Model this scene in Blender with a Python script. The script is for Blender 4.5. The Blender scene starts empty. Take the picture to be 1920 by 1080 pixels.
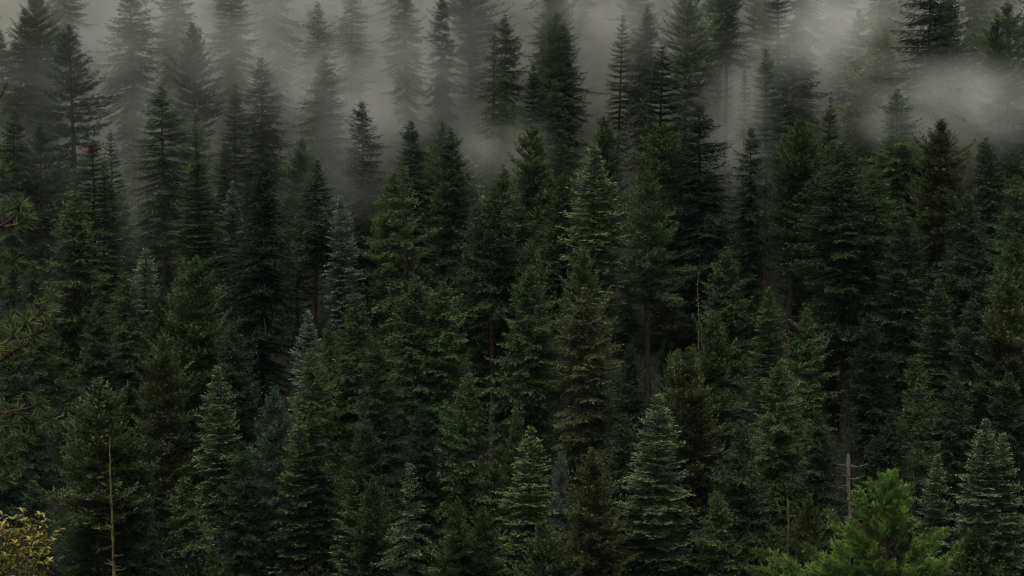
import bpy, math, random
import numpy as np

# ------------------------------------------------------------------ camera, sky, sun, exposure
scene = bpy.context.scene
COL = scene.collection
F = 1920 * 85.0 / 36.0                      # focal length in photo pixels (85 mm on 36 mm)

cam_data = bpy.data.cameras.new('camera')
cam_data.lens = 85.0
cam_data.sensor_width = 36.0
cam_data.clip_start = 0.1
cam_data.clip_end = 6000.0
cam_data.dof.use_dof = True
cam_data.dof.focus_distance = 330.0
cam_data.dof.aperture_fstop = 11.0
cam = bpy.data.objects.new('camera', cam_data)
cam.location = (0, 0, 0)
PITCH = math.radians(7.0)                   # the viewpoint looks slightly down across the valley
cam.rotation_euler = (math.radians(90) - PITCH, 0, 0)
CP, SP = math.cos(PITCH), math.sin(PITCH)
SLOPE = 0.55 - math.tan(PITCH)              # steepness of the far hillside
COL.objects.link(cam)
scene.camera = cam

SUN_EL, SUN_AZ = math.radians(80), math.radians(225)   # azimuth clockwise from +Y: behind the camera, to the left
world = bpy.data.worlds.new('World')
scene.world = world
world.use_nodes = True
wn, wl = world.node_tree.nodes, world.node_tree.links
wn.clear()
sky = wn.new('ShaderNodeTexSky')
sky.sky_type = 'NISHITA'
sky.sun_disc = False
sky.sun_elevation = SUN_EL
sky.sun_rotation = SUN_AZ
sky.dust_density = 1.5
hsv = wn.new('ShaderNodeHueSaturation')
hsv.inputs['Saturation'].default_value = 0.30
bg = wn.new('ShaderNodeBackground')
bg.inputs['Strength'].default_value = 0.05
wo = wn.new('ShaderNodeOutputWorld')
wl.new(sky.outputs[0], hsv.inputs['Color'])
wl.new(hsv.outputs[0], bg.inputs['Color'])
wl.new(bg.outputs[0], wo.inputs['Surface'])

sun_data = bpy.data.lights.new('sun', 'SUN')
sun_data.energy = 1.5
sun_data.angle = math.radians(32)
sun_data.color = (1.0, 0.96, 0.88)
sun = bpy.data.objects.new('sun', sun_data)
sun.rotation_euler = (math.radians(90) - SUN_EL, 0, -SUN_AZ + math.pi)
sun.location = (0, 0, 200)
COL.objects.link(sun)

vs = scene.view_settings
vs.view_transform = 'Standard'
vs.look = 'None'
vs.exposure = 0.9
vs.gamma = 1.0
vs.use_curve_mapping = False

cy = scene.cycles
cy.max_bounces = 3
cy.diffuse_bounces = 1
cy.glossy_bounces = 1
cy.transmission_bounces = 2
cy.volume_bounces = 2
cy.transparent_max_bounces = 4
cy.use_denoising = True
cy.volume_step_rate = 0.35
cy.volume_max_steps = 256
cy.filter_width = 1.1
cy.adaptive_threshold = 0.015

# ------------------------------------------------------------------ helpers
def at(px, py, Y):
    """A point of the photograph (1920 x 1080) at the distance Y."""
    v = (540 - py) / F; t = Y / (CP + v * SP)
    return ((px - 960) / F * t, Y, (v * CP - SP) * t)

def ground_z(x, y):
    """Height of the ground: the slope falls from the viewpoint into a valley, the far hillside rises at about 23 degrees."""
    x = np.asarray(x, float); y = np.asarray(y, float)
    near = -1.7 - 0.60 * np.maximum(y - 2, 0)
    far = -220 + SLOPE * y
    floor_ = -122 + 0 * y
    k = 6.0
    hill = np.log(np.exp(np.clip((near - floor_) / k, -60, 60)) + 1 + np.exp(np.clip((far - floor_) / k, -60, 60))) * k + floor_
    und = 1.1 * np.sin(x * 0.061 + 1.3) * np.sin(y * 0.043) + 0.7 * np.sin(x * 0.13 + y * 0.09)
    w = np.clip((y - 60) / 100, 0, 1)
    return hill + und * w

class Geo:
    """Collects quads with a tip value and a shade per vertex and a material index per face."""
    def __init__(self):
        self.v, self.f, self.t, self.s, self.m, self.n = [], [], [], [], [], 0
    def add(self, v, f, t=0.0, s=0.5, m=0):
        v = np.asarray(v, np.float32).reshape(-1, 3)
        f = np.asarray(f, np.int32).reshape(-1, 4)
        self.v.append(v); self.f.append(f + self.n)
        self.t.append(np.broadcast_to(np.asarray(t, np.float32), (len(v),)))
        self.s.append(np.broadcast_to(np.asarray(s, np.float32), (len(v),)))
        self.m.append(np.full(len(f), m, np.int32))
        self.n += len(v)
    def blades(self, P, D, U, L, W, tip, shade, m=0):
        """Slim diamond-shaped needle sprays."""
        n = len(P)
        if n == 0: return
        D = D / np.maximum(np.linalg.norm(D, axis=1, keepdims=True), 1e-6)
        S = np.cross(D, U); S /= np.maximum(np.linalg.norm(S, axis=1, keepdims=True), 1e-6)
        L = np.broadcast_to(L, (n,))[:, None]; W = np.broadcast_to(W, (n,))[:, None]
        mid = P + D * L * 0.42
        v = np.stack([P, mid + S * W * .5, P + D * L, mid - S * W * .5], 1)
        tt = np.clip(np.stack([tip * .6, tip * .85, tip * .85 + .25, tip * .85], 1), 0, 1)
        ss = np.repeat(shade[:, None], 4, 1)
        self.add(v.reshape(-1, 3), np.arange(4 * n).reshape(-1, 4), tt.reshape(-1), ss.reshape(-1), m)
    def tube(self, pts, rad, sides=6, m=0, t=0.0, s=0.5):
        pts = np.asarray(pts, float); k = len(pts)
        rad = np.broadcast_to(np.asarray(rad, float), (k,))
        T = np.gradient(pts, axis=0); T /= np.maximum(np.linalg.norm(T, axis=1, keepdims=True), 1e-9)
        ref = np.array([0, 0, 1.]) if abs(T[:, 2]).mean() < .8 else np.array([1., 0, 0])
        A = np.cross(T, ref); A /= np.maximum(np.linalg.norm(A, axis=1, keepdims=True), 1e-9)
        B = np.cross(T, A)
        an = np.linspace(0, 2 * np.pi, sides, endpoint=False)
        V = pts[:, None] + rad[:, None, None] * (np.cos(an)[None, :, None] * A[:, None] + np.sin(an)[None, :, None] * B[:, None])
        i = np.arange(k - 1)[:, None] * sides; j = np.arange(sides)[None]; jn = (j + 1) % sides
        f = np.stack([i + j, i + jn, i + sides + jn, i + sides + j], -1).reshape(-1, 4)
        self.add(V.reshape(-1, 3), f, t, s, m)
    def mesh(self, name, mats, smooth=False):
        v = np.concatenate(self.v); f = np.concatenate(self.f)
        me = bpy.data.meshes.new(name)
        me.vertices.add(len(v)); me.vertices.foreach_set('co', v.ravel())
        me.loops.add(f.size); me.loops.foreach_set('vertex_index', f.ravel())
        me.polygons.add(len(f))
        me.polygons.foreach_set('loop_start', np.arange(0, f.size, 4, dtype=np.int32))
        me.polygons.foreach_set('material_index', np.concatenate(self.m))
        if smooth: me.polygons.foreach_set('use_smooth', np.ones(len(f), bool))
        for nm, a in (('tip', self.t), ('shade', self.s)):
            at_ = me.attributes.new(nm, 'FLOAT', 'POINT')
            at_.data.foreach_set('value', np.concatenate(a).astype(np.float32))
        for mt in mats: me.materials.append(mt)
        me.update(calc_edges=True)
        return me

def obj(name, data, parent=None, loc=None):
    o = bpy.data.objects.new(name, data)
    COL.objects.link(o)
    if parent is not None: o.parent = parent
    if loc is not None: o.location = loc
    return o

def thing(name, label, category, loc=(0, 0, 0), group=None):
    o = obj(name, None, None, loc)
    o.empty_display_size = 0.5
    o['label'] = label; o['category'] = category
    if group: o['group'] = group
    return o

# ------------------------------------------------------------------ materials
def new_mat(name):
    m = bpy.data.materials.new(name); m.use_nodes = True
    m.node_tree.nodes.clear()
    return m, m.node_tree.nodes, m.node_tree.links

def math_node(N, L, op, a, b=None, c=None, clamp=False):
    n = N.new('ShaderNodeMath'); n.operation = op; n.use_clamp = clamp
    for i, v in enumerate((a, b, c)):
        if v is None: continue
        if isinstance(v, (int, float)): n.inputs[i].default_value = v
        else: L.new(v, n.inputs[i])
    return n.outputs[0]

def foliage_material(name, tip_gain=3.6, tip_tint=(1.0, 1.0, .82), transl=.18, own=None):
    """Needles: the tree's own colour, uneven from spray to spray, with paler young growth at the twig ends; lit tips and shaded insides are painted in too."""
    m, N, L = new_mat(name)
    out = N.new('ShaderNodeOutputMaterial')
    if own is None:
        oi = N.new('ShaderNodeObjectInfo'); base = oi.outputs['Color']
    else:
        rgb = N.new('ShaderNodeRGB'); rgb.outputs[0].default_value = (*own, 1); base = rgb.outputs[0]
    tip = N.new('ShaderNodeAttribute'); tip.attribute_name = 'tip'
    shd = N.new('ShaderNodeAttribute'); shd.attribute_name = 'shade'
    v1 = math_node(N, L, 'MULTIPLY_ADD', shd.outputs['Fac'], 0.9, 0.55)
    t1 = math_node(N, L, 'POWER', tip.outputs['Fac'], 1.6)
    g1 = math_node(N, L, 'MULTIPLY_ADD', t1, tip_gain - .5, .5)  # bases darkened and tips raised in colour to paint light contrast into the crown
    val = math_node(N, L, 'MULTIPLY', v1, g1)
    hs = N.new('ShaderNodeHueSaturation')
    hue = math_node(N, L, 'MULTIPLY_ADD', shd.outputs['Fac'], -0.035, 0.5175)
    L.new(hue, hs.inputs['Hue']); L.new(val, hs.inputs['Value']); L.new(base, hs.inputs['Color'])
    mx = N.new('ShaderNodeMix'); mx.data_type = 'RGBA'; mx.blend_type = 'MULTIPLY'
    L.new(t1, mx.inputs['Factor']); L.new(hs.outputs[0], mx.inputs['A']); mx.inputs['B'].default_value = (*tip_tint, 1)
    p = N.new('ShaderNodeBsdfDiffuse')
    L.new(mx.outputs['Result'], p.inputs['Color'])
    tr = N.new('ShaderNodeBsdfTranslucent'); L.new(mx.outputs['Result'], tr.inputs['Color'])
    ms = N.new('ShaderNodeMixShader'); ms.inputs[0].default_value = transl
    L.new(p.outputs[0], ms.inputs[1]); L.new(tr.outputs[0], ms.inputs[2])
    L.new(ms.outputs[0], out.inputs['Surface'])
    return m

def bark_material(name, c1, c2, scale=(3, 3, .6), moss=None, moss_cut=.55, bump=.4):
    m, N, L = new_mat(name)
    out = N.new('ShaderNodeOutputMaterial')
    tc = N.new('ShaderNodeTexCoord'); mp = N.new('ShaderNodeMapping'); mp.inputs['Scale'].default_value = scale
    L.new(tc.outputs['Object'], mp.inputs['Vector'])
    nz = N.new('ShaderNodeTexNoise'); nz.inputs['Scale'].default_value = 2.2; nz.inputs['Detail'].default_value = 6
    L.new(mp.outputs[0], nz.inputs['Vector'])
    cr = N.new('ShaderNodeValToRGB'); cr.color_ramp.elements[0].position = .35; cr.color_ramp.elements[1].position = .66
    cr.color_ramp.elements[0].color = (*c1, 1); cr.color_ramp.elements[1].color = (*c2, 1)
    L.new(nz.outputs['Fac'], cr.inputs[0]); col = cr.outputs[0]
    if moss:
        n2 = N.new('ShaderNodeTexNoise'); n2.inputs['Scale'].default_value = .9; n2.inputs['Detail'].default_value = 5
        L.new(tc.outputs['Object'], n2.inputs['Vector'])
        mr = N.new('ShaderNodeMapRange'); mr.inputs[1].default_value = moss_cut; mr.inputs[2].default_value = moss_cut + .08
        L.new(n2.outputs['Fac'], mr.inputs[0])
        mx = N.new('ShaderNodeMix'); mx.data_type = 'RGBA'
        L.new(mr.outputs[0], mx.inputs['Factor']); L.new(col, mx.inputs['A']); mx.inputs['B'].default_value = (*moss, 1)
        col = mx.outputs['Result']
    p = N.new('ShaderNodeBsdfPrincipled'); p.inputs['Roughness'].default_value = .9
    p.inputs['Specular IOR Level'].default_value = .15
    L.new(col, p.inputs['Base Color'])
    bp = N.new('ShaderNodeBump'); bp.inputs['Strength'].default_value = bump; bp.inputs['Distance'].default_value = .1
    L.new(nz.outputs['Fac'], bp.inputs['Height']); L.new(bp.outputs[0], p.inputs['Normal'])
    L.new(p.outputs[0], out.inputs['Surface'])
    return m

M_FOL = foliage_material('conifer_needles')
M_BARK = bark_material('conifer_bark', (.035, .026, .020), (.125, .092, .070))
M_TWIG = bark_material('grey_twigs', (.05, .042, .034), (.13, .11, .09))
M_GREYWOOD = bark_material('weathered_wood', (.13, .10, .075), (.36, .30, .23), (4, 4, .5))
M_MOSSWOOD = bark_material('mossy_dead_wood', (.07, .05, .035), (.24, .19, .13), (4, 4, .5), moss=(.22, .23, .03), moss_cut=.50)
M_DEAD = foliage_material('dead_needles', own=(.21, .085, .034), tip_gain=1.3, tip_tint=(1, 1, 1))

def ground_material():
    m, N, L = new_mat('forest_floor')
    out = N.new('ShaderNodeOutputMaterial')
    tc = N.new('ShaderNodeTexCoord')
    nz = N.new('ShaderNodeTexNoise'); nz.inputs['Scale'].default_value = .22; nz.inputs['Detail'].default_value = 9
    L.new(tc.outputs['Object'], nz.inputs['Vector'])
    cr = N.new('ShaderNodeValToRGB'); e = cr.color_ramp.elements
    e[0].position = .36; e[0].color = (.009, .012, .007, 1)
    e[1].position = .68; e[1].color = (.022, .020, .013, 1)
    L.new(nz.outputs['Fac'], cr.inputs[0])
    p = N.new('ShaderNodeBsdfPrincipled'); p.inputs['Roughness'].default_value = .95; p.inputs['Specular IOR Level'].default_value = .1
    L.new(cr.outputs[0], p.inputs['Base Color'])
    bp = N.new('ShaderNodeBump'); bp.inputs['Distance'].default_value = .5; bp.inputs['Strength'].default_value = .6
    L.new(nz.outputs['Fac'], bp.inputs['Height']); L.new(bp.outputs[0], p.inputs['Normal'])
    L.new(p.outputs[0], out.inputs['Surface'])
    return m

# ------------------------------------------------------------------ the ground: one sheet from behind the viewpoint to beyond the crest
def build_ground():
    xs = np.concatenate([np.linspace(-700, -180, 14), np.linspace(-170, 170, 86), np.linspace(180, 700, 14)])
    ys = np.concatenate([np.linspace(-80, 0, 9), np.linspace(3, 270, 68), np.linspace(274, 560, 90), np.linspace(575, 1000, 25)])
    X, Y = np.meshgrid(xs, ys)
    rng = np.random.default_rng(2)
    Z = ground_z(X, Y) + rng.normal(0, .12, X.shape) * np.clip((Y - 40) / 60, 0, 1)
    n, k = X.shape
    i = np.arange(n - 1)[:, None] * k; j = np.arange(k - 1)[None]
    f = np.stack([i + j, i + j + 1, i + k + j + 1, i + k + j], -1).reshape(-1, 4)
    g = Geo(); g.add(np.stack([X, Y, Z], -1).reshape(-1, 3), f)
    o = obj('hillside_ground', g.mesh('hillside_ground', [ground_material()], True))
    o['kind'] = 'structure'; o['label'] = 'dark forest floor of the steep wooded hillside'
build_ground()

# ------------------------------------------------------------------ conifer builder
STYLE = {
 # base: bare share of the trunk; ws: whorl spacing; nb: branches per whorl; R, d0: crown radius curve; e0/e1: branch angle top/bottom
 'fir':   dict(base=.08, ws=.84, nb=9, R=6.0, d0=10., e0=30, e1=-8, droop=-.10, up=.10, sa=58, lift=.02, drop=-.04, bl=.44, bw=.12, ds=.25, bs=.14, flat=.28, jit=.16, lump=.12, s0=.05, sec=.38),
 'douglas': dict(base=.12, ws=.42, nb=5, R=6.6, d0=9.5, e0=40, e1=-12, droop=-.34, up=.26, sa=55, lift=-.20, drop=-.20, bl=.44, bw=.11, ds=.25, bs=.14, flat=.6, jit=.30, lump=.30, s0=.05, sec=.36),
 'cedar': dict(base=.06, ws=.42, nb=5, R=6.2, d0=8.5, e0=58, e1=4, droop=-.28, up=.38, sa=48, lift=.20, drop=.08, bl=.44, bw=.11, ds=.26, bs=.14, flat=.9, jit=.36, lump=.34, s0=.08, sec=.36),
 'pine':  dict(base=.20, ws=.80, nb=6, R=6.8, d0=9.5, e0=48, e1=-8, droop=-.30, up=.36, sa=46, lift=.10, drop=.04, bl=.46, bw=.095, ds=.26, bs=.085, flat=1.2, jit=.5, lump=.32, s0=.08, sec=.34),
 'sparse': dict(base=.28, ws=.80, nb=6, R=5.2, d0=11., e0=30, e1=-22, droop=-.16, up=.10, sa=55, lift=-.04, drop=-.10, bl=.44, bw=.11, ds=.27, bs=.14, flat=.45, jit=.26, lump=.42, s0=.12, sec=.32),
}
for k_, b_ in (('fir', .50), ('douglas', .58), ('cedar', .46), ('pine', .52)):      # old trees with a long bare trunk
    STYLE['high_' + k_] = dict(STYLE[k_], base=b_)
STYLE['tall_douglas'] = dict(STYLE['douglas'], base=.25)
TRI = [0]
def conifer(style, H, seed):
    """Trunk mesh and crown mesh of one conifer, base at the origin, tip at height H."""
    p = STYLE[style]; style = style.split('_')[-1]; rng = np.random.default_rng(seed); G = Geo(); T = Geo()
    # trunk: gently swaying tapered stem
    k = 16; tz = np.linspace(-1.0, H, k)
    sway = np.cumsum(rng.normal(0, .05, (k, 2)), 0); sway -= np.linspace(0, 1, k)[:, None] * sway[-1]
    tr = (.0125 * H + .06) * np.clip(1 - np.maximum(tz, 0) / H, 0, 1) ** .85 + .025
    tr[0] *= 1.35
    T.tube(np.column_stack([sway, tz]), tr, 9)
    def stem(z): return np.array([np.interp(z, tz, sway[:, 0]), np.interp(z, tz, sway[:, 1]), z])
    zb = p['base'] * H
    lph = rng.uniform(0, 6.28, 6); lfz = rng.uniform(.25, .8, 6)
    def lump(az, z):
        return sum(math.sin(a * (az) + lph[i] + z * lfz[i]) for i, a in enumerate((1, 2, 3, 2, 1, 3))) / 3.2
    z = H - .25; az0 = rng.uniform(0, 6.28)
    Zv = np.array([0, 0, 1.])
    while z > zb:
        d = H - z; f = (z - zb) / (H - zb)
        nb = p['nb'] if d > 2 else max(3, p['nb'] - 1)
        nb = max(2, nb + rng.integers(-1, 2))
        az0 += rng.uniform(.5, 1.4)
        whorl_e = rng.normal(0, 3)
        for b in range(nb):
            az = az0 + b * 6.283 / nb + rng.normal(0, .22)
            zz = z + rng.normal(0, .09 if style == 'fir' else .22)
            Lb = p['R'] * (1 - math.exp(-(d + .25) / p['d0'])) + .12
            Lb *= (1 + p['lump'] * lump(az, zz)) * rng.uniform(.78, 1.1)
            q_ = min(1, max(0, (d - 11) / max(6, H - 14))); Lb *= 1 - .55 * q_ * q_ * (3 - 2 * q_)      # lower boughs are shaded out
            if style != 'fir': Lb *= 1 + p['lump'] * .8 * math.sin(zz * 2.6 + 2.0 * math.sin(az * 2 + lph[0]) + lph[1])
            if rng.random() < .07: Lb *= .5
            elif rng.random() < .05: Lb *= 1.22
            if d > 3 and rng.random() < (.05 if style == 'fir' else .12) + .35 * q_: continue
            Lb = max(.18, Lb)
            e = math.radians(p['e1'] + (p['e0'] - p['e1']) * max(0, 1 - d / (.55 * H)) ** 1.5 + whorl_e + rng.normal(0, 4))
            rad = np.array([math.cos(az), math.sin(az), 0]); lat = np.array([-math.sin(az), math.cos(az), 0])
            o = stem(zz); bend = rng.normal(0, .10)
            dr = p['droop'] * min(1, Lb / 3) + rng.normal(0, .05); up = p['up'] * min(1, Lb / 3) + rng.normal(0, .04)
            def pos(s):
                s = np.asarray(s)[..., None]
                return o + rad * (Lb * math.cos(e) * s) + lat * (Lb * bend * s * s) + Zv * (Lb * (math.sin(e) * s + dr * s * s + up * s ** 3))
            if Lb > .9:
                ss = np.linspace(0, .82, 5)
                G.tube(pos(ss), (.012 + .012 * Lb) * (1 - ss * .85), 3, m=1)
            # side twigs
            n = max(4, int(Lb * (1 - p['s0']) / p['ds']))
            s = p['s0'] + (1 - p['s0']) * (np.arange(n) + rng.uniform(0, 1, n)) / n
            s = np.repeat(s, 2); side = np.tile([1., -1.], n)
            s = np.clip(s + rng.normal(0, .02, 2 * n), .02, 1)
            P = pos(s); Tg = pos(s + .02) - pos(s - .02); Tg /= np.linalg.norm(Tg, axis=1, keepdims=True)
            a = np.radians(p['sa'] + rng.normal(0, 9, 2 * n) - 25 * (s > .93))
            env = np.clip((1 - s) * 1.5 + .22, 0, 1) * np.clip((s - p['s0']) * 4 + .35, 0, 1)
            ls = np.clip(p['sec'] * Lb, .22, 1.5) * env * rng.uniform(.65, 1.15, 2 * n)
            SD = Tg * np.cos(a)[:, None] + lat * (side * np.sin(a))[:, None] + Zv * p['lift'] + rng.normal(0, p['jit'] * .5, (2 * n, 3))
            SD /= np.linalg.norm(SD, axis=1, keepdims=True)
            nbk = max(1, int(math.ceil(ls.max() / p['bs'])))
            u = (np.arange(nbk)[None] + rng.uniform(.1, .9, (2 * n, nbk))) * p['bs']
            keep = u < ls[:, None]; keep[:, 0] = True
            if style == 'pine': keep &= (u > ls[:, None] * .35) | (u < p['bs'])
            ii, kk = np.nonzero(keep); uu = np.minimum(u[ii, kk], ls[ii])
            D0 = SD[ii]; Pb = P[ii] + D0 * uu[:, None] + Zv * (p['drop'] * uu ** 2)[:, None]
            perp = np.cross(Zv, D0); perp /= np.maximum(np.linalg.norm(perp, axis=1, keepdims=True), 1e-6)
            sg = np.where(rng.random(len(ii)) < .5, 1., -1.)
            if style == 'pine':
                BD = D0 * .55 + rng.normal(0, .55, (len(ii), 3)) + Zv * .12
            else:
                BD = D0 * .8 + perp * (sg * rng.uniform(.25, .8, len(ii)))[:, None] + Zv * p['lift'] * .8 + rng.normal(0, p['jit'], (len(ii), 3)) * .8
            U = Zv + rng.normal(0, p['flat'], (len(ii), 3))
            frac = uu / np.maximum(ls[ii], .05)
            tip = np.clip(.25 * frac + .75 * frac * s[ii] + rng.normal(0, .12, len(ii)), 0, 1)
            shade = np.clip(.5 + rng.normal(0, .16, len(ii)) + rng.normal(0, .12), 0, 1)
            LL = p['bl'] * rng.uniform(.65, 1.2, len(ii)) * (.75 + .25 * min(1, Lb / 2)); WW = p['bw'] * rng.uniform(.7, 1.25, len(ii))
            G.blades(Pb, BD, U, LL, WW, tip, shade)
        z -= p['ws'] * rng.uniform(.75, 1.25) * (.42 + .58 * min(1, d / 6))
    # leader
    n = 10
    zt = H - rng.uniform(0, 1.1, n)
    G.blades(np.array([stem(q) for q in zt]), np.column_stack([rng.normal(0, .4, (n, 2)), np.full(n, .9)]), rng.normal(0, 1, (n, 3)), .42, .10, np.full(n, .7), np.full(n, .5))
    # dead twigs under and inside the crown
    nd = int(26 if p['base'] > .2 else 14)
    for _ in range(nd):
        zz = rng.uniform(.04 * H, zb + .16 * H); az = rng.uniform(0, 6.28); L = rng.uniform(.6, 2.2)
        s = np.linspace(0, 1, 4)[:, None]; o = stem(zz)
        dd = np.array([math.cos(az), math.sin(az), rng.uniform(-.25, .1)])
        T.tube(o + dd * L * s + Zv * (-.25 * L) * s * s + Zv * .18 * L * s ** 3, np.linspace(.035, .008, 4), 3, m=1)
    tm = T.mesh(style + '_trunk', [M_BARK, M_TWIG], True)
    cm = G.mesh(style + '_crown', [M_FOL, M_TWIG])
    TRI[0] += 2 * (len(tm.polygons) + len(cm.polygons))
    return tm, cm

PROTO = {}
for st, sizes in (('fir', ((36, 3), (20, 3))), ('douglas', ((37, 4), (21, 2))), ('cedar', ((34, 3), (19, 2))), ('pine', ((38, 3), (20, 1))), ('sparse', ((34, 2), (20, 1))),
                  ('high_fir', ((38, 1),)), ('high_douglas', ((38, 2),)), ('high_cedar', ((37, 1),)), ('high_pine', ((38, 1),)), ('tall_douglas', ((42, 1),))):
    for H0, n in sizes:
        PROTO[(st, H0)] = [conifer(st, H0, 1000 + 37 * i + H0 + 7 * len(st)) for i in range(n)]

# tints: the needles' own colour
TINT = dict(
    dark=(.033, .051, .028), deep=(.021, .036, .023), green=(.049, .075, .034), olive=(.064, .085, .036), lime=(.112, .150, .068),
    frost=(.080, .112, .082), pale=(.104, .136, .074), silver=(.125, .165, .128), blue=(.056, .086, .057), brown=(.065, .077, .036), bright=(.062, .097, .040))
KIND = dict(fir=('fir_tree', 'fir tree'), douglas=('douglas_fir_tree', 'conifer'), cedar=('cedar_tree', 'cedar tree'), pine=('pine_tree', 'pine tree'), sparse=('old_fir_tree', 'fir tree'))
PLACED = []
rnd = random.Random(11)

def hill_spot(px, py, H):
    """Where on the far hillside a tree of height H stands whose tip shows at (px, py)."""
    v = (540 - py) / F; a = (v * CP - SP) / (CP + v * SP); u = (px - 960) / F / (CP + v * SP)
    Y = (220 - H) / (SLOPE - a)
    for _ in range(14):
        Y += (float(ground_z(u * Y, Y)) + H - a * Y) / (a - SLOPE) * .8
    return u * Y, Y, float(ground_z(u * Y, Y))

def screen(x, y, z):
    """The photo pixel of a point."""
    d = y * CP - z * SP
    return 960 + x / d * F, 540 - (y * SP + z * CP) / d * F

def plant(loc, H, w, species, tint, label, group):
    H0 = min((k[1] for k in PROTO if k[0] == species), key=lambda h: abs(math.log(H / h)))
    var = PROTO[(species, H0)]
    tm, cm = var[rnd.randrange(len(var))]
    name, cat = KIND[species.split('_')[-1]]
    t = thing(name, label, cat, loc, group)
    s = H / H0
    sx = s * w * .87
    t.scale = (sx * rnd.choice((-1, 1)), sx, s)
    t.rotation_euler = (rnd.gauss(0, .02), rnd.gauss(0, .02), rnd.uniform(0, 6.28))
    obj('trunk', tm, t)
    c = obj('crown', cm, t)
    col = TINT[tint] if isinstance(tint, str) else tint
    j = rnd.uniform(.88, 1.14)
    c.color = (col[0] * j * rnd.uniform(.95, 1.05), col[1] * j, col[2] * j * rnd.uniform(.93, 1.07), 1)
    PLACED.append((loc[0], loc[1], H, w))
    return t

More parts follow.
